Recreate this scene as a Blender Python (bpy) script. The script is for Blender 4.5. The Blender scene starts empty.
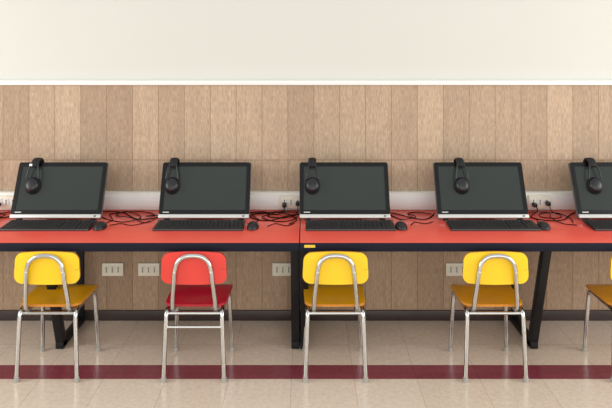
import bpy, bmesh, math, random
from mathutils import Vector, Matrix
random.seed(11)
C = bpy.context.scene.collection
try:
    bpy.context.scene.view_settings.view_transform = 'Standard'
except Exception: pass

# ---------------------------------------------------------------- materials
def lin(c):
    c = c/255.0
    return c/12.92 if c <= 0.04045 else ((c+0.055)/1.055)**2.4
def rgb(r, g, b): return (lin(r), lin(g), lin(b), 1)

def mat(name, col, rough=0.5, metal=0.0, spec=0.5, noise=0.0, nscale=40, bump=0.0, coat=0.0):
    m = bpy.data.materials.new(name); m.use_nodes = True
    nt = m.node_tree; b = nt.nodes['Principled BSDF']
    b.inputs['Roughness'].default_value = rough
    b.inputs['Metallic'].default_value = metal
    b.inputs['Specular IOR Level'].default_value = spec
    b.inputs['Coat Weight'].default_value = coat
    tc = nt.nodes.new('ShaderNodeTexCoord')
    n = nt.nodes.new('ShaderNodeTexNoise'); n.inputs['Scale'].default_value = nscale
    n.inputs['Detail'].default_value = 4
    nt.links.new(tc.outputs['Object'], n.inputs['Vector'])
    mx = nt.nodes.new('ShaderNodeMix'); mx.data_type = 'RGBA'
    k = 1-noise
    mx.inputs[6].default_value = (col[0]*k, col[1]*k, col[2]*k, 1)
    mx.inputs[7].default_value = (min(1, col[0]*(1+noise)), min(1, col[1]*(1+noise)), min(1, col[2]*(1+noise)), 1)
    nt.links.new(n.outputs['Fac'], mx.inputs[0])
    nt.links.new(mx.outputs[2], b.inputs['Base Color'])
    if bump:
        bp = nt.nodes.new('ShaderNodeBump'); bp.inputs['Strength'].default_value = bump
        bp.inputs['Distance'].default_value = 0.002
        nt.links.new(n.outputs['Fac'], bp.inputs['Height'])
        nt.links.new(bp.outputs['Normal'], b.inputs['Normal'])
    return m

M = {}
M['plaster'] = mat('plaster', rgb(208, 208, 201), 0.75, noise=0.012, nscale=3, bump=0.03)
M['white_trim'] = mat('white_trim', rgb(230, 230, 226), 0.45, noise=0.01)
M['white_plastic'] = mat('white_plastic', rgb(226, 224, 216), 0.4, noise=0.02)
M['socket_cream'] = mat('socket_cream', rgb(230, 223, 204), 0.4, noise=0.02)
M['baseboard'] = mat('baseboard', rgb(56, 44, 40), 0.4, noise=0.15, nscale=12)
M['grey'] = mat('grey_plastic', rgb(120, 115, 108), 0.5)
M['red_top'] = mat('red_laminate', rgb(222, 86, 72), 0.25, noise=0.05, nscale=6)
M['navy'] = mat('navy_edge', rgb(17, 19, 34), 0.6, spec=0.2, noise=0.1)
M['black_metal'] = mat('black_metal', rgb(18, 18, 21), 0.5, spec=0.3, noise=0.1)
M['case'] = mat('case_grey', rgb(84, 86, 88), 0.4, noise=0.03)
M['bezel'] = mat('bezel_black', rgb(10, 10, 11), 0.3, spec=0.3)
M['screen'] = mat('screen_glass', rgb(46, 52, 49), 0.15, spec=0.4, noise=0.14, nscale=3)
M['silver'] = mat('silver_plastic', rgb(200, 200, 196), 0.35, metal=0.2)
M['black_plastic'] = mat('black_plastic', rgb(18, 18, 20), 0.45, noise=0.1)
M['key'] = mat('keycap', rgb(26, 26, 28), 0.5, noise=0.1)
M['cushion'] = mat('cushion', rgb(12, 12, 14), 0.75, noise=0.15, nscale=80, bump=0.2)
M['shell'] = mat('earcup_shell', rgb(22, 22, 28), 0.35, spec=0.5)
M['sticker'] = mat('sticker', rgb(232, 230, 224), 0.6)
M['yellow_sticker'] = mat('yellow_sticker', rgb(225, 190, 60), 0.6)
M['steel'] = mat('chrome_steel', rgb(198, 198, 195), 0.2, metal=1.0, noise=0.04)
M['rubber'] = mat('rubber', rgb(160, 156, 148), 0.7)
M['yellow'] = mat('yellow_paint', rgb(244, 198, 18), 0.35, noise=0.06, nscale=14, coat=0.2)
M['seat_orange'] = mat('seat_orange', rgb(255, 176, 8), 0.25, noise=0.08, nscale=16, coat=0.5)
M['seat_brown'] = mat('seat_amber', rgb(255, 164, 24), 0.25, noise=0.12, nscale=16, coat=0.5)
M['red'] = mat('red_paint', rgb(218, 58, 48), 0.35, noise=0.05, nscale=14, coat=0.2)
M['seat_red'] = mat('seat_red', rgb(226, 24, 56), 0.25, noise=0.08, nscale=16, coat=0.5)
M['ply'] = mat('plywood_edge', rgb(200, 128, 36), 0.6, noise=0.3, nscale=90)
M['ply_red'] = mat('painted_plywood_edge', rgb(165, 26, 38), 0.6, noise=0.2, nscale=90)
M['cable_black'] = mat('cable_black', rgb(8, 8, 9), 0.7, spec=0.1)

def wood_tile():
    m = bpy.data.materials.new('wood_look_tile'); m.use_nodes = True
    nt = m.node_tree; N = nt.nodes.new; L = nt.links.new
    b = nt.nodes['Principled BSDF']; b.inputs['Roughness'].default_value = 0.5
    b.inputs['Specular IOR Level'].default_value = 0.3
    tc = N('ShaderNodeTexCoord'); sp = N('ShaderNodeSeparateXYZ'); L(tc.outputs['Object'], sp.inputs[0])
    ax = N('ShaderNodeMath'); ax.operation = 'ADD'; ax.inputs[1].default_value = 1.608+0.1503*40
    az = N('ShaderNodeMath'); az.operation = 'ADD'; az.inputs[1].default_value = 0.435*6-0.058
    L(sp.outputs['X'], ax.inputs[0]); L(sp.outputs['Z'], az.inputs[0])
    cb = N('ShaderNodeCombineXYZ'); L(ax.outputs[0], cb.inputs[0]); L(az.outputs[0], cb.inputs[1])
    br = N('ShaderNodeTexBrick'); br.offset = 0.0; br.squash = 1.0
    br.inputs['Scale'].default_value = 1; br.inputs['Brick Width'].default_value = 0.1503
    br.inputs['Row Height'].default_value = 0.435; br.inputs['Mortar Size'].default_value = 0.0020
    br.inputs['Mortar Smooth'].default_value = 0.3
    br.inputs['Color1'].default_value = rgb(166, 143, 119); br.inputs['Color2'].default_value = rgb(189, 165, 139)
    br.inputs['Mortar'].default_value = rgb(142, 116, 90)
    L(cb.outputs[0], br.inputs['Vector'])
    mp = N('ShaderNodeMapping'); mp.inputs['Scale'].default_value = (34, 1, 3.5)
    L(tc.outputs['Object'], mp.inputs[0])
    sc = N('ShaderNodeVectorMath'); sc.operation = 'MULTIPLY_ADD'
    sc.inputs[1].default_value = (90, 90, 90)
    L(br.outputs['Color'], sc.inputs[0]); L(mp.outputs[0], sc.inputs[2])
    n1 = N('ShaderNodeTexNoise'); n1.inputs['Scale'].default_value = 1.6; n1.inputs['Detail'].default_value = 6
    n1.inputs['Distortion'].default_value = 1.2
    L(sc.outputs[0], n1.inputs['Vector'])
    mp2 = N('ShaderNodeMapping'); mp2.inputs['Scale'].default_value = (170, 1, 30)
    L(tc.outputs['Object'], mp2.inputs[0])
    n2 = N('ShaderNodeTexNoise'); n2.inputs['Scale'].default_value = 1; n2.inputs['Detail'].default_value = 3
    L(mp2.outputs[0], n2.inputs['Vector'])
    r1 = N('ShaderNodeMapRange'); r1.inputs[1].default_value = 0.3; r1.inputs[2].default_value = 0.7
    r1.inputs[3].default_value = 0.89; r1.inputs[4].default_value = 1.09
    L(n1.outputs['Fac'], r1.inputs[0])
    r2 = N('ShaderNodeMapRange'); r2.inputs[1].default_value = 0.35; r2.inputs[2].default_value = 0.65
    r2.inputs[3].default_value = 0.82; r2.inputs[4].default_value = 1.14
    L(n2.outputs['Fac'], r2.inputs[0])
    mu = N('ShaderNodeMath'); mu.operation = 'MULTIPLY'; L(r1.outputs[0], mu.inputs[0]); L(r2.outputs[0], mu.inputs[1])
    vm = N('ShaderNodeVectorMath'); vm.operation = 'SCALE'
    L(br.outputs['Color'], vm.inputs[0]); L(mu.outputs[0], vm.inputs['Scale'])
    # under-table shade painted into the tile colour: lower rows darker and redder
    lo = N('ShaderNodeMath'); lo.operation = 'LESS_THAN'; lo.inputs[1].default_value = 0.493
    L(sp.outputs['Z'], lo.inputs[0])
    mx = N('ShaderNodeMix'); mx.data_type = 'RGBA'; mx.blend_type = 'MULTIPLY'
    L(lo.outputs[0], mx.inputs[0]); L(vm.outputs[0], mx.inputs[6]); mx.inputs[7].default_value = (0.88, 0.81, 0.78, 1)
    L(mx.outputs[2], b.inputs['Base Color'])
    bp = N('ShaderNodeBump'); bp.invert = True; bp.inputs['Strength'].default_value = 0.3; bp.inputs['Distance'].default_value = 0.002
    L(br.outputs['Fac'], bp.inputs['Height']); L(bp.outputs[0], b.inputs['Normal'])
    return m
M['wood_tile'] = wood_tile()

def floor_tile(name, c1, c2, mortar, rough):
    m = bpy.data.materials.new(name); m.use_nodes = True
    nt = m.node_tree; N = nt.nodes.new; L = nt.links.new
    b = nt.nodes['Principled BSDF']; b.inputs['Roughness'].default_value = rough
    b.inputs['Specular IOR Level'].default_value = 0.6
    tc = N('ShaderNodeTexCoord')
    mp = N('ShaderNodeMapping'); mp.inputs['Location'].default_value = (12.07, 12.52+0.08, 0)
    L(tc.outputs['Object'], mp.inputs[0])
    br = N('ShaderNodeTexBrick'); br.offset = 0.0
    br.inputs['Scale'].default_value = 1; br.inputs['Brick Width'].default_value = 0.30
    br.inputs['Row Height'].default_value = 0.30; br.inputs['Mortar Size'].default_value = 0.0013
    br.inputs['Color1'].default_value = c1; br.inputs['Color2'].default_value = c2
    br.inputs['Mortar'].default_value = mortar
    L(mp.outputs[0], br.inputs['Vector'])
    n = N('ShaderNodeTexNoise'); n.inputs['Scale'].default_value = 45; n.inputs['Detail'].default_value = 5
    L(tc.outputs['Object'], n.inputs['Vector'])
    r = N('ShaderNodeMapRange'); r.inputs[1].default_value = 0.3; r.inputs[2].default_value = 0.7
    r.inputs[3].default_value = 0.91; r.inputs[4].default_value = 1.06
    L(n.outputs['Fac'], r.inputs[0])
    vo = N('ShaderNodeTexVoronoi'); vo.inputs['Scale'].default_value = 90
    L(tc.outputs['Object'], vo.inputs['Vector'])
    r2 = N('ShaderNodeMapRange'); r2.inputs[1].default_value = 0.1; r2.inputs[2].default_value = 0.35
    r2.inputs[3].default_value = 0.87; r2.inputs[4].default_value = 1.0
    L(vo.outputs['Distance'], r2.inputs[0])
    mu = N('ShaderNodeMath'); mu.operation = 'MULTIPLY'; L(r.outputs[0], mu.inputs[0]); L(r2.outputs[0], mu.inputs[1])
    vm = N('ShaderNodeVectorMath'); vm.operation = 'SCALE'
    L(br.outputs['Color'], vm.inputs[0]); L(mu.outputs[0], vm.inputs['Scale'])
    L(vm.outputs[0], b.inputs['Base Color'])
    return m
M['floor'] = floor_tile('terrazzo_floor', rgb(219, 200, 180), rgb(225, 207, 189), rgb(190, 166, 146), 0.2)
M['stripe'] = floor_tile('maroon_floor_tile', rgb(126, 54, 66), rgb(134, 60, 72), rgb(106, 46, 56), 0.24)

# ---------------------------------------------------------------- mesh helpers
def finish(name, bm, mats, parent=None, sharp=40):
    bmesh.ops.recalc_face_normals(bm, faces=bm.faces[:])
    for f in bm.faces: f.smooth = True
    for e in bm.edges:
        if len(e.link_faces) == 2:
            if e.calc_face_angle(0) > math.radians(sharp): e.smooth = False
    me = bpy.data.meshes.new(name); bm.to_mesh(me); bm.free()
    for m_ in (mats if isinstance(mats, (list, tuple)) else [mats]): me.materials.append(m_)
    ob = bpy.data.objects.new(name, me); C.objects.link(ob)
    if parent: ob.parent = parent
    return ob

def add_box(bm, size, center, bevel=0.0, seg=2, xf=None, mi=0):
    t = bmesh.new(); bmesh.ops.create_cube(t, size=1)
    for v in t.verts: v.co = Vector((v.co.x*size[0], v.co.y*size[1], v.co.z*size[2]))
    if bevel:
        bmesh.ops.bevel(t, geom=t.edges[:], offset=bevel, segments=seg, profile=0.5, affect='EDGES')
    for v in t.verts:
        v.co += Vector(center)
        if xf: v.co = xf(v.co)
    merge(bm, t, mi)

def merge(bm, t, mi=0):
    mp = {}
    for v in t.verts: mp[v] = bm.verts.new(v.co)
    for f in t.faces:
        try:
            nf = bm.faces.new([mp[v] for v in f.verts]); nf.material_index = mi
        except ValueError: pass
    t.free()

def box(name, size, center, m, parent=None, bevel=0.0, seg=2, xf=None):
    bm = bmesh.new(); add_box(bm, size, center, bevel, seg, xf)
    return finish(name, bm, m, parent)

def catmull(pts, n=8):
    P = [Vector(p) for p in pts]
    P = [P[0]*2-P[1]] + P + [P[-1]*2-P[-2]]
    out = []
    for i in range(1, len(P)-2):
        p0, p1, p2, p3 = P[i-1:i+3]
        for k in range(n):
            t = k/n
            out.append(0.5*((2*p1)+(-p0+p2)*t+(2*p0-5*p1+4*p2-p3)*t*t+(-p0+3*p1-3*p2+p3)*t**3))
    out.append(P[-2]); return out

def add_tube(bm, pts, r, seg=12, n=8, smooth=True, rx=None, up=None, mi=0):
    path = catmull(pts, n) if smooth else [Vector(p) for p in pts]
    rings = []; prev = None
    for i, p in enumerate(path):
        a = path[max(i-1, 0)]; b = path[min(i+1, len(path)-1)]
        t = (b-a).normalized()
        if up is not None: side = Vector(up)
        elif prev is None: side = t.orthogonal().normalized()
        else: side = prev
        side = (side - t*side.dot(t)).normalized(); prev = side
        nor = t.cross(side)
        rings.append([bm.verts.new(p + side*math.cos(2*math.pi*k/seg)*(rx or r) + nor*math.sin(2*math.pi*k/seg)*r) for k in range(seg)])
    for i in range(len(rings)-1):
        for k in range(seg):
            f = bm.faces.new([rings[i][k], rings[i][(k+1) % seg], rings[i+1][(k+1) % seg], rings[i+1][k]]); f.material_index = mi
    bm.faces.new(rings[0][::-1]); bm.faces.new(rings[-1])

def tube(name, pts, r, m, parent=None, **kw):
    bm = bmesh.new(); add_tube(bm, pts, r, **kw); return finish(name, bm, m, parent, sharp=60)

def board(name, w, h, t, r, fn, mats, parent, nx=16):
    bm = bmesh.new()
    ys = []
    for k in range(7): ys.append(-h/2 + r*(1-math.cos(math.pi/2*k/6)))
    for k in range(1, 6): ys.append(-h/2+r+(h-2*r)*k/6)
    ys += [-y for y in ys[6::-1]]
    lay = []
    for s in (-1, 1):
        rows = []
        for y in ys:
            d = max(0, abs(y)-(h/2-r)); hw = w/2-(r-math.sqrt(max(0, r*r-d*d)))
            rows.append([bm.verts.new(fn(hw*(2*i/nx-1), y, s*t/2)) for i in range(nx+1)])
        lay.append(rows)
    R = len(ys)
    for l in (0, 1):
        for j in range(R-1):
            for i in range(nx):
                bm.faces.new([lay[l][j][i], lay[l][j][i+1], lay[l][j+1][i+1], lay[l][j+1][i]])
    def side(a, b, c, d):
        f = bm.faces.new([a, b, c, d]); f.material_index = 1
    for j in range(R-1):
        side(lay[0][j][0], lay[0][j+1][0], lay[1][j+1][0], lay[1][j][0])
        side(lay[0][j][nx], lay[0][j+1][nx], lay[1][j+1][nx], lay[1][j][nx])
    for i in range(nx):
        side(lay[0][0][i], lay[0][0][i+1], lay[1][0][i+1], lay[1][0][i])
        side(lay[0][R-1][i], lay[0][R-1][i+1], lay[1][R-1][i+1], lay[1][R-1][i])
    return finish(name, bm, mats, parent)

def empty(name, loc, label, cat, group=None):
    e = bpy.data.objects.new(name, None); e.empty_display_size = 0.05; e.location = loc
    C.objects.link(e); e['label'] = label; e['category'] = cat
    if group: e['group'] = group
    return e

def clone(src, loc, label):
    e = src.copy(); e.location = loc; e['label'] = label; C.objects.link(e)
    def rec(s, d):
        for ch in list(s.children):
            if ch == d: continue
            c = ch.copy(); c.parent = d; C.objects.link(c); rec(ch, c)
    rec(src, e)
    return e

# ---------------------------------------------------------------- room
bm = bmesh.new()
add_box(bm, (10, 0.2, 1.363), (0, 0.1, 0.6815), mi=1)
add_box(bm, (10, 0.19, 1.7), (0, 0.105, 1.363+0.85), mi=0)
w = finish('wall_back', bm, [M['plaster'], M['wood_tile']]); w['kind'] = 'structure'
w['label'] = 'cream plaster wall with wood-look tile cladding on its lower half'
t = box('trim_1', (10, 0.022, 0.028), (0, -0.004, 1.363+0.014), M['white_trim'], bevel=0.003)
t['kind'] = 'structure'; t['label'] = 'white ledge capping the wood-look tiles'
bb = box('baseboard_back', (10, 0.012, 0.058), (0, -0.006, 0.029), M['baseboard'], bevel=0.002)
bb['kind'] = 'structure'; bb['label'] = 'dark brown baseboard'
bm = bmesh.new()
def strip(y0, y1, mi):
    add_box(bm, (10, abs(y1-y0), 0.1), (0, (y0+y1)/2, -0.05), mi=mi)
strip(0.2, -0.52, 0); strip(-0.52, -0.653, 1); strip(-0.653, -6, 0)
f = finish('floor', bm, [M['floor'], M['stripe']]); f['kind'] = 'structure'
f['label'] = 'beige speckled tile floor with a maroon stripe'

# ---------------------------------------------------------------- trunking + sockets
tr = empty('cable_trunking', (0, -0.001, 0.6502), 'white plastic cable trunking along the wall above the red tables', 'cable trunking')
box('trunking_body', (9, 0.045, 0.10), (0, -0.0225, 0.05), M['white_plastic'], tr, bevel=0.003)
box('trunking_lid', (9, 0.004, 0.066), (0, -0.047, 0.05), M['white_trim'], tr, bevel=0.001)

def make_socket(name, loc, label, group):
    e = empty(name, loc, label, 'power socket', group)
    box('face_plate', (0.122, 0.010, 0.074), (0, -0.005, 0), M['socket_cream'], e, bevel=0.003)
    for k in (-0.034, 0.0, 0.034):
        bm = bmesh.new(); add_box(bm, (0.029, 0.004, 0.038), (k, -0.011, 0), 0.0015)
        for j in (-0.011, 0, 0.011):
            add_box(bm, (0.007, 0.002, 0.006), (k, -0.0135, j), 0, mi=1)
        finish('outlet', bm, [M['socket_cream'], M['black_plastic']], e)
    return e
s0 = make_socket('wall_socket', (-1.12, -0.0005, 0.295), 'cream triple power socket on the tiled wall under the table', 'wall sockets under the tables')
for x in (-0.911, -0.134, 0.872):
    clone(s0, (x, -0.0005, 0.295), s0['label'])
ts = empty('trunking_socket', (-0.085, -0.0505, 0.700), 'white power socket clipped on the cable trunking', 'power socket', 'sockets on the cable trunking')
box('face_plate', (0.13, 0.012, 0.070), (0, -0.006, 0), M['socket_cream'], ts, bevel=0.003)
for k in (-0.038, 0, 0.038):
    bm = bmesh.new(); add_box(bm, (0.032, 0.003, 0.036), (k, -0.0135, 0), 0.0015)
    for j in (-0.010, 0, 0.010): add_box(bm, (0.006, 0.002, 0.006), (k, -0.0155, j), 0, mi=1)
    finish('outlet', bm, [M['white_plastic'], M['black_plastic']], ts)
for x in (1.335, -1.71): clone(ts, (x, -0.0505, 0.700), ts['label'])

# ---------------------------------------------------------------- tables
def table(x0, x1, legs, label):
    cx = (x0+x1)/2; wd = x1-x0
    e = empty('computer_table', (cx, -0.33, 0), label, 'table', 'red computer tables')
    box('tabletop_core', (wd, 0.646, 0.040), (0, 0.003, 0.628), M['navy'], e, bevel=0.002)
    box('tabletop', (wd-0.002, 0.638, 0.002), (0, 0.005, 0.6490), M['red_top'], e, bevel=0.0005)
    for lx in legs:
        X = lx-cx
        bm = bmesh.new()
        def q(co, y0=-0.32+0.33, y1=-0.53+0.33):
            k = co.z/0.605
            return Vector((co.x, co.y+y0+(y1-y0)*k, co.z))
        add_box(bm, (0.041, 0.05, 0.605), (X, 0, 0.3045), 0.003, xf=q)
        finish('leg', bm, M['black_metal'], e)
        box('leg', (0.041, 0.03, 0.567), (X, 0.285, 0.3225), M['black_metal'], e, bevel=0.003)
        box('foot_bar', (0.041, 0.33, 0.035), (X, 0.135, 0.02), M['black_metal'], e, bevel=0.004)
    box('crossbar', (wd-0.08, 0.025, 0.05), (0, 0.27, 0.575), M['black_metal'], e, bevel=0.003)
    return e
table(-2.55, -0.0325, (-2.48, -1.294, -0.056), 'long red laminate table with navy edge and black metal legs')
table(-0.0295, 2.50, (-0.008, 1.198, 2.42), 'long red laminate table with a yellow sticker on its navy edge')
st = box('edge_sticker', (0.052, 0.001, 0.013), (0, 0, 0), [M['yellow_sticker']], bevel=0)
st.parent = bpy.data.objects['computer_table.001']; st.location = (0.018-1.23525, -0.3207, 0.634)
st['label'] = 'small yellow sticker'

# ---------------------------------------------------------------- all-in-one computers
A = math.radians(-24)
TZ = 0.6502
def T(co):
    return Vector((co.x, co.y*math.cos(A)-co.z*math.sin(A), co.y*math.sin(A)+co.z*math.cos(A)+0.016))
def rounded_frame(name, w, h, r, iw, ih, ir, y0, y1, cz, m, e):
    def loop(w, h, r, n=6):
        out = []
        for cxs, czs, a0 in ((1, 1, 0), (-1, 1, 90), (-1, -1, 180), (1, -1, 270)):
            for k in range(n+1):
                a = math.radians(a0+90*k/n)
                out.append((cxs*(w/2-r)+r*math.cos(a), czs*(h/2-r)+r*math.sin(a)))
        return out
    O = loop(w, h, r); I = loop(iw, ih, ir); n = len(O)
    bm = bmesh.new()
    V = {}
    for key, lp, y in (('of', O, y0), ('if', I, y0), ('ob', O, y1), ('ib', I, y1)):
        V[key] = [bm.verts.new(T(Vector((a, y, b+cz)))) for a, b in lp]
    for k in range(n):
        j = (k+1) % n
        for a, b in (('of', 'if'), ('ob', 'ib'), ('of', 'ob'), ('if', 'ib')):
            bm.faces.new([V[a][k], V[a][j], V[b][j], V[b][k]])
    return finish(name, bm, m, e)
def computer(loc, label):
    e = empty('desktop_computer', loc, label, 'computer', 'computers on the red tables')
    box('monitor_case', (0.492, 0.024, 0.304), (0, 0.018, 0.152), M['case'], e, 0.010, 3, T)
    rounded_frame('bezel', 0.488, 0.282, 0.012, 0.446, 0.238, 0.003, -0.002, 0.008, 0.161, M['bezel'], e)
    box('screen', (0.450, 0.004, 0.240), (0, 0.003, 0.161), M['screen'], e, 0, 1, T)
    box('speaker_bar', (0.488, 0.014, 0.020), (0, -0.001, 0.009), M['silver'], e, 0.004, 2, T)
    box('power_button', (0.012, 0.002, 0.006), (0.215, -0.009, 0.009), M['bezel'], e, 0.0005, 1, T)
    box('badge', (0.034, 0.001, 0.005), (-0.205, -0.0026, 0.030), M['silver'], e, 0, 1, T)
    bm = bmesh.new()
    add_box(bm, (0.24, 0.10, 0.006), (0, 0.13, 0.003), 0.002)
    def S(co): return Vector((co.x, co.y+0.06-(co.z-0.075)*0.15, co.z))
    add_box(bm, (0.20, 0.012, 0.13), (0, 0.07, 0.068), 0.003, xf=S)
    finish('stand', bm, M['black_plastic'], e)
    for x in (-0.2, 0.2): box('foot', (0.03, 0.022, 0.018), (x, 0.016, 0.009), M['black_plastic'], e, 0.003)
    return e
MX = (-1.349, -0.551, 0.21, 0.955, 1.712)
MY = -0.273
c0 = computer((MX[0], MY, TZ), 'black all-in-one computer with a dark screen and headphones on it')
comps = [c0] + [clone(c0, (x, MY, TZ), c0['label']) for x in MX[1:]]

# headphones
R0 = T(Vector((0, 0.016, 0.305)))
def TH(co): return T(co)-R0
def headphones(loc, label):
    e = empty('headphones', loc, label, 'headphones', 'headphones hung on the screens')
    path = [(-0.026, .205), (-0.031, .24), (-0.030, .272), (-0.024, .301), (-0.007, .320), (0.016, .326), (0.039, .320), (0.055, .300), (0.064, .265), (0.067, .205)]
    bm = bmesh.new()
    wd_ = (0.033, 0.029, 0.021, 0.017, 0.016, 0.016, 0.016, 0.017, 0.024, 0.033)
    for sx in (-1, 1):
        add_tube(bm, [TH(Vector((sx*wd_[i], a, b))) for i, (a, b) in enumerate(path)], 0.0046, seg=8)
    finish('headband', bm, M['black_plastic'], e)
    P = [TH(Vector((0, a, b-0.002))) for a, b in path[2:8]]
    tube('headband_pad', P, 0.008, M['cushion'], e, rx=0.022, up=(1, 0, 0), seg=16)
    for sg in (-1, 1):
        bm = bmesh.new()
        def dome(rw, rh, yin, depth, mi, p=0.55, cz=0.172):
            rings = []
            for k in range(9):
                a = math.pi/2*k/8
                rr = max(0.001, math.cos(a)**p) if k < 8 else 0.0
                y = yin+sg*depth*math.sin(a)
                if k == 8: rings.append([bm.verts.new(TH(Vector((0, y, cz))))])
                else: rings.append([bm.verts.new(TH(Vector((rw*rr*math.cos(2*math.pi*j/28), y, cz+rh*rr*math.sin(2*math.pi*j/28))))) for j in range(28)])
            for k in range(7):
                for j in range(28):
                    fc = bm.faces.new([rings[k][j], rings[k][(j+1) % 28], rings[k+1][(j+1) % 28], rings[k+1][j]]); fc.material_index = mi
            for j in range(28):
                fc = bm.faces.new([rings[7][j], rings[7][(j+1) % 28], rings[8][0]]); fc.material_index = mi
            bm.faces.new(rings[0])
        y0 = -0.0035 if sg < 0 else 0.044
        dome(0.043, 0.047, y0, 0.022, 0)
        dome(0.038, 0.042, y0+sg*0.012, 0.024, 1, 0.7)
        finish('earcup', bm, [M['cushion'], M['shell']], e, sharp=70)
    return e
HX = (-0.147, -0.182, -0.175, -0.102, -0.130)
h0 = headphones((MX[0]+HX[0], MY+R0.y, TZ+R0.z), 'black headphones hung over the top of a screen')
for i in range(1, 5): clone(h0, (MX[i]+HX[i], MY+R0.y, TZ+R0.z), h0['label'])
sk = box('paper_sticker', (0.016, 0.0012, 0.012), (-0.018, -0.0375, 0.279), M['sticker'], h0, 0, 1, TH)
sk['label'] = 'small white paper sticker'

# keyboards
def keyboard(loc, label):
    e = empty('keyboard', loc, label, 'keyboard', 'keyboards on the red tables')
    def K(co): return Vector((co.x, co.y, co.z + (co.y+0.075)*0.05))
    box('keyboard_body', (0.462, 0.146, 0.010), (0, 0, 0.0052), M['black_plastic'], e, 0.003, 2, K)
    bm = bmesh.new()
    for r in range(6):
        y = 0.052-r*0.0205
        x = -0.222
        for cidx in range(22):
            if cidx in (15, 19): x += 0.006
            if r == 5 and 4 <= cidx <= 8:
                if cidx == 4: add_box(bm, (0.093, 0.0165, 0.004), (x+0.0375+0.009, y, 0.012), 0.001, 1, K)
                x += 0.0196; continue
            add_box(bm, (0.0165, 0.0165, 0.004), (x+0.009, y, 0.012), 0.001, 1, K)
            x += 0.0196
    k = finish('keycaps', bm, M['key'], e); k['kind'] = 'stuff'
    box('front_lip', (0.458, 0.003, 0.004), (0, -0.0735, 0.006), M['case'], e, 0.001)
    return e
KX = (-1.336, -0.552, 0.229, 0.969, 1.70); KY = -0.385
k0 = keyboard((KX[0], KY, TZ), 'black full-size keyboard in front of a computer')
for x in KX[1:]: clone(k0, (x, KY, TZ), k0['label'])

# mice
def mouse(loc, label):
    e = empty('computer_mouse', loc, label, 'computer mouse', 'mice beside the keyboards')
    bm = bmesh.new(); bmesh.ops.create_uvsphere(bm, u_segments=24, v_segments=16, radius=1)
    for v in bm.verts:
        x, y, z = v.co
        z2 = z*0.030 if z > 0 else z*0.003
        wdt = 0.031*(1-0.10*(y > 0)*y)
        v.co = Vector((math.copysign(abs(x)**0.85, x)*wdt, math.copysign(abs(y)**0.9, y)*0.055, z2+0.003 - 0.006*max(0, y)*(z > 0)*z))
    finish('mouse_body', bm, M['black_plastic'], e)
    bm = bmesh.new(); t = bmesh.new()
    bmesh.ops.create_cone(t, cap_ends=True, segments=16, radius1=0.008, radius2=0.008, depth=0.006)
    for v in t.verts: v.co = Vector((v.co.z, v.co.x+0.026, v.co.y+0.0235))
    merge(bm, t); finish('scroll_wheel', bm, M['grey'], e)
    tube('mouse_cable', [(0, 0.052, 0.006), (0.004, 0.09, 0.0025), (0.02, 0.14, 0.0025), (0.0, 0.19, 0.0025), (-0.03, 0.25, 0.0025)], 0.0020, M['cable_black'], e, seg=6)
    return e
m0 = mouse((-1.063, -0.405, TZ), 'black wired mouse lying on the red table')
for x in (-0.275, 0.492, 1.228): clone(m0, (x, -0.40, TZ), m0['label'])

# loose cables on the tables: each wanders between the computers, hand-laid
def cable(pts, r=0.0022):
    P = [Vector((x, y, TZ+r+z)) for x, y, z in pts]
    o = Vector(P[0]); P = [p-o for p in P]
    c = tube('power_cable', P, r, M['cable_black'], seg=6, n=8); c.location = o
    c['label'] = 'thin black cable lying loose on the red table'; c['category'] = 'cable'; c['group'] = 'loose cables on the tables'
# gap between first and second computer
cable([(-1.16, -0.10, 0), (-1.10, -0.085, 0), (-1.02, -0.12, 0), (-0.96, -0.20, 0), (-0.90, -0.25, 0), (-0.82, -0.22, 0), (-0.78, -0.14, 0)], 0.0028)
cable([(-1.12, -0.20, 0), (-1.06, -0.26, 0), (-0.97, -0.30, 0), (-0.90, -0.25, 0.005), (-0.93, -0.16, 0), (-1.02, -0.11, 0.006), (-1.05, -0.17, 0), (-0.95, -0.24, 0.006), (-0.86, -0.31, 0), (-0.81, -0.27, 0.005)], 0.0024)
cable([(-1.10, -0.14, 0), (-1.00, -0.09, 0), (-0.90, -0.10, 0), (-0.84, -0.16, 0), (-0.88, -0.20, 0.004), (-0.81, -0.19, 0.005), (-0.77, -0.10, 0)], 0.0024)
cable([(-1.03, -0.36, 0), (-0.98, -0.33, 0), (-0.92, -0.36, 0), (-0.87, -0.33, 0), (-0.84, -0.28, 0)], 0.002)
# gap between second and third
cable([(-0.123, -0.108, 0.038), (-0.125, -0.128, 0.015), (-0.16, -0.15, 0), (-0.24, -0.13, 0), (-0.31, -0.17, 0), (-0.27, -0.25, 0), (-0.19, -0.27, 0), (-0.10, -0.20, 0.005), (-0.04, -0.15, 0)], 0.0028)
cable([(-0.047, -0.108, 0.045), (-0.047, -0.13, 0.015), (-0.07, -0.18, 0), (-0.14, -0.22, 0), (-0.21, -0.19, 0), (-0.17, -0.13, 0.005), (-0.10, -0.16, 0.005), (-0.05, -0.26, 0), (-0.09, -0.34, 0)], 0.0026)
cable([(-0.33, -0.11, 0), (-0.25, -0.09, 0), (-0.20, -0.15, 0.004), (-0.24, -0.21, 0), (-0.16, -0.29, 0), (-0.08, -0.27, 0), (-0.05, -0.20, 0)], 0.0024)
cable([(-0.32, -0.14, 0.004), (-0.22, -0.11, 0), (-0.14, -0.09, 0), (-0.05, -0.10, 0), (0.0, -0.085, 0)], 0.0026)
cable([(-0.20, -0.38, 0), (-0.16, -0.33, 0), (-0.10, -0.37, 0), (-0.06, -0.32, 0)], 0.002)
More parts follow.
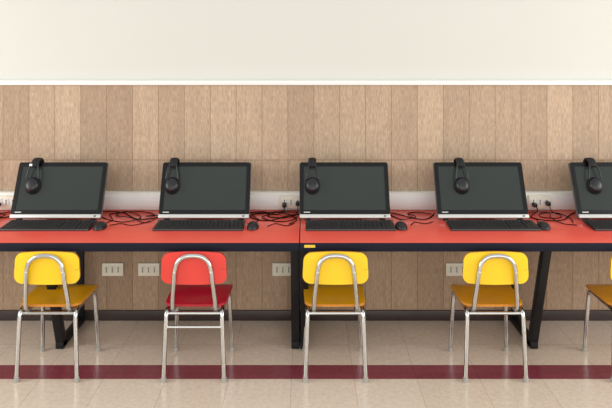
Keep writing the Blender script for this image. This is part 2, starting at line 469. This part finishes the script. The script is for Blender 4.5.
# gap between third and fourth
cable([(0.43, -0.10, 0), (0.50, -0.13, 0), (0.56, -0.20, 0), (0.63, -0.25, 0), (0.68, -0.21, 0), (0.72, -0.12, 0)], 0.0026)
cable([(0.47, -0.17, 0), (0.52, -0.25, 0), (0.60, -0.22, 0.005), (0.57, -0.13, 0), (0.63, -0.10, 0), (0.70, -0.14, 0)], 0.0024)
cable([(0.55, -0.36, 0), (0.58, -0.30, 0), (0.63, -0.33, 0), (0.68, -0.29, 0)], 0.002)
# gap between fourth and fifth
cable([(1.297, -0.108, 0.038), (1.295, -0.13, 0.012), (1.25, -0.17, 0), (1.24, -0.23, 0), (1.32, -0.28, 0), (1.40, -0.25, 0), (1.45, -0.18, 0), (1.52, -0.10, 0)], 0.0028)
cable([(1.373, -0.108, 0.045), (1.375, -0.13, 0.012), (1.41, -0.18, 0), (1.36, -0.23, 0), (1.29, -0.20, 0), (1.31, -0.15, 0.005), (1.40, -0.14, 0.005), (1.44, -0.22, 0), (1.42, -0.31, 0)], 0.0026)
cable([(1.22, -0.12, 0), (1.28, -0.10, 0), (1.35, -0.15, 0.009), (1.33, -0.25, 0.006), (1.36, -0.33, 0), (1.42, -0.36, 0)], 0.0024)
# beside the first computer
cable([(-1.748, -0.108, 0.038), (-1.75, -0.13, 0.012), (-1.73, -0.18, 0), (-1.67, -0.22, 0), (-1.62, -0.18, 0), (-1.65, -0.12, 0), (-1.58, -0.09, 0)], 0.0028)
cable([(-1.78, -0.24, 0), (-1.70, -0.26, 0), (-1.66, -0.18, 0.006), (-1.72, -0.13, 0), (-1.66, -0.09, 0), (-1.60, -0.12, 0.006)], 0.0024)
for gx, dx in ((-0.085, 0.038), (1.335, -0.038), (1.335, 0.038), (-1.71, -0.038), (-0.085, -0.038)):
    p = box('power_plug', (0.024, 0.034, 0.022), (0, 0, 0), M['black_plastic'], None, 0.005)
    p.location = (gx+dx, -0.0505-0.0155-0.0175, 0.688 if dx < 0 else 0.696)
    p['label'] = 'black plug pushed into a trunking socket'; p['category'] = 'plug'; p['group'] = 'plugs in the trunking sockets'

# ---------------------------------------------------------------- chairs
def chair(loc, label, back_m, seat_m, stretcher, edge='ply'):
    e = empty('school_chair', loc, label, 'chair', 'small school chairs at the tables')
    r = 0.0106
    for s in (-1, 1):
        tube('leg', [(s*0.143, -0.1525, 0.012), (s*0.1400, -0.150, 0.10), (s*0.1365, -0.147, 0.20), (s*0.1335, -0.144, 0.285), (s*0.1325, -0.138, 0.315), (s*0.132, -0.120, 0.330), (s*0.131, -0.09, 0.332)], r, M['steel'], e)
        tube('rubber_foot', [(s*0.1435, -0.1527, 0.0), (s*0.1428, -0.1523, 0.022)], r+0.0016, M['rubber'], e, smooth=False)
        tube('leg', [(s*0.146, 0.1525, 0.012), (s*0.142, 0.146, 0.12), (s*0.137, 0.136, 0.24), (s*0.134, 0.128, 0.31), (s*0.132, 0.108, 0.330), (s*0.131, 0.06, 0.332), (s*0.131, -0.04, 0.332), (s*0.131, -0.09, 0.332)], r, M['steel'], e)
        tube('rubber_foot', [(s*0.1465, 0.1527, 0.0), (s*0.1455, 0.1520, 0.022)], r+0.0016, M['rubber'], e, smooth=False)
    half = [(-0.100, -0.06, 0.333), (-0.101, -0.115, 0.333), (-0.1015, -0.143, 0.345), (-0.101, -0.151, 0.375), (-0.097, -0.159, 0.42), (-0.091, -0.169, 0.475), (-0.086, -0.176, 0.53), (-0.074, -0.177, 0.572), (-0.044, -0.177, 0.599)]
    tube('back_support', half+[(0, -0.177, 0.606)]+[(-a, b, c) for a, b, c in half[::-1]], r, M['steel'], e)
    tube('seat_rail', [(-0.132, -0.132, 0.318), (0.132, -0.132, 0.318)], 0.0078, M['steel'], e, smooth=False)
    tube('seat_rail', [(-0.131, 0.108, 0.330), (0.131, 0.108, 0.330)], 0.0075, M['steel'], e, smooth=False)
    if stretcher:
        tube('stretcher', [(-0.135, -0.146, 0.258), (0.135, -0.146, 0.258)], 0.0075, M['steel'], e, smooth=False)
    def fb(x, y, s):
        return Vector((x*(1-0.25*y), -0.158+0.55*x*x+s, 0.543+y+0.012*(x/0.15)**2*(-1 if y > 0 else 0.3)))
    board('backrest', 0.308, 0.156, 0.011, 0.035, fb, [back_m, M[edge]], e)
    def fs(x, y, s):
        k = 1+0.25*y
        z = 0.353+s - 0.007*math.exp(-((y+0.02)/0.09)**2)*math.exp(-(x/0.10)**2) - 0.03*max(0, (y-0.09)/0.06)**2*0.5
        return Vector((x*k, 0.014+y, z))
    board('seat', 0.300, 0.284, 0.012, 0.045, fs, [seat_m, M[edge]], e)
    for s in (-1, 1):
        bm = bmesh.new(); t = bmesh.new()
        bmesh.ops.create_uvsphere(t, u_segments=12, v_segments=8, radius=0.006)
        for v in t.verts: v.co = Vector((v.co.x+s*0.086, v.co.y*0.5-0.187, v.co.z+0.53))
        merge(bm, t); finish('rivet', bm, M['silver'], e)
    return e
CY = -0.5275
chair((-1.229, CY, 0), 'small chair with yellow backrest, orange seat and chrome legs', M['yellow'], M['seat_orange'], False)
chair((-0.532, CY, 0), 'small chair with red backrest and seat and chrome legs', M['red'], M['seat_red'], True, 'ply_red')
chair((0.14, CY, 0), 'small yellow chair with worn orange seat and chrome legs', M['yellow'], M['seat_orange'], False)
chair((0.900, CY, 0), 'small yellow chair with amber wooden seat and chrome legs', M['yellow'], M['seat_brown'], False)
chair((1.600, CY, 0), 'small yellow chair with amber wooden seat and chrome legs', M['yellow'], M['seat_brown'], False)

# ---------------------------------------------------------------- light
wd = bpy.data.worlds.new('World'); bpy.context.scene.world = wd; wd.use_nodes = True
nt = wd.node_tree; bg = nt.nodes['Background']; bg.inputs[1].default_value = 0.85
tc = nt.nodes.new('ShaderNodeTexCoord'); sp = nt.nodes.new('ShaderNodeSeparateXYZ'); cr = nt.nodes.new('ShaderNodeValToRGB')
mr = nt.nodes.new('ShaderNodeMapRange'); mr.inputs[1].default_value = -1; mr.inputs[2].default_value = 1
nt.links.new(tc.outputs['Generated'], sp.inputs[0]); nt.links.new(sp.outputs['Z'], mr.inputs[0]); nt.links.new(mr.outputs[0], cr.inputs[0])
cr.color_ramp.elements[0].position = 0.42; cr.color_ramp.elements[0].color = (0.32, 0.31, 0.30, 1)
cr.color_ramp.elements[1].position = 0.53; cr.color_ramp.elements[1].color = (0.97, 0.975, 0.96, 1)
nt.links.new(cr.outputs[0], bg.inputs[0])
def area(name, loc, target, sx, sy, e, col):
    l = bpy.data.lights.new(name, 'AREA'); l.shape = 'RECTANGLE'; l.size = sx; l.size_y = sy; l.energy = e; l.color = col
    o = bpy.data.objects.new(name, l); o.location = loc
    o.rotation_euler = (Vector(target)-Vector(loc)).to_track_quat('-Z', 'Y').to_euler(); C.objects.link(o)
area('window_light', (0.5, -5.2, 1.5), (0.2, 0, 0.9), 6, 2.4, 80, (1, 0.995, 0.97))
area('seat_fill_light', (-4.2, -2.2, 1.7), (-0.2, -0.6, 0.35), 2.4, 1.8, 85, (1, 0.99, 0.965))  # added fill lamps, left and right, to brighten the seats under the tables
area('seat_fill_light', (4.2, -2.2, 1.7), (0.2, -0.6, 0.35), 2.4, 1.8, 85, (1, 0.99, 0.965))

# ---------------------------------------------------------------- camera
cam = bpy.data.cameras.new('camera'); co = bpy.data.objects.new('camera', cam); C.objects.link(co)
co.location = (0, -3.714, 1.607); co.rotation_euler = (math.radians(90), 0, 0)
cam.sensor_width = 36; cam.lens = 640/612*36; cam.shift_y = -161/612
bpy.context.scene.camera = co
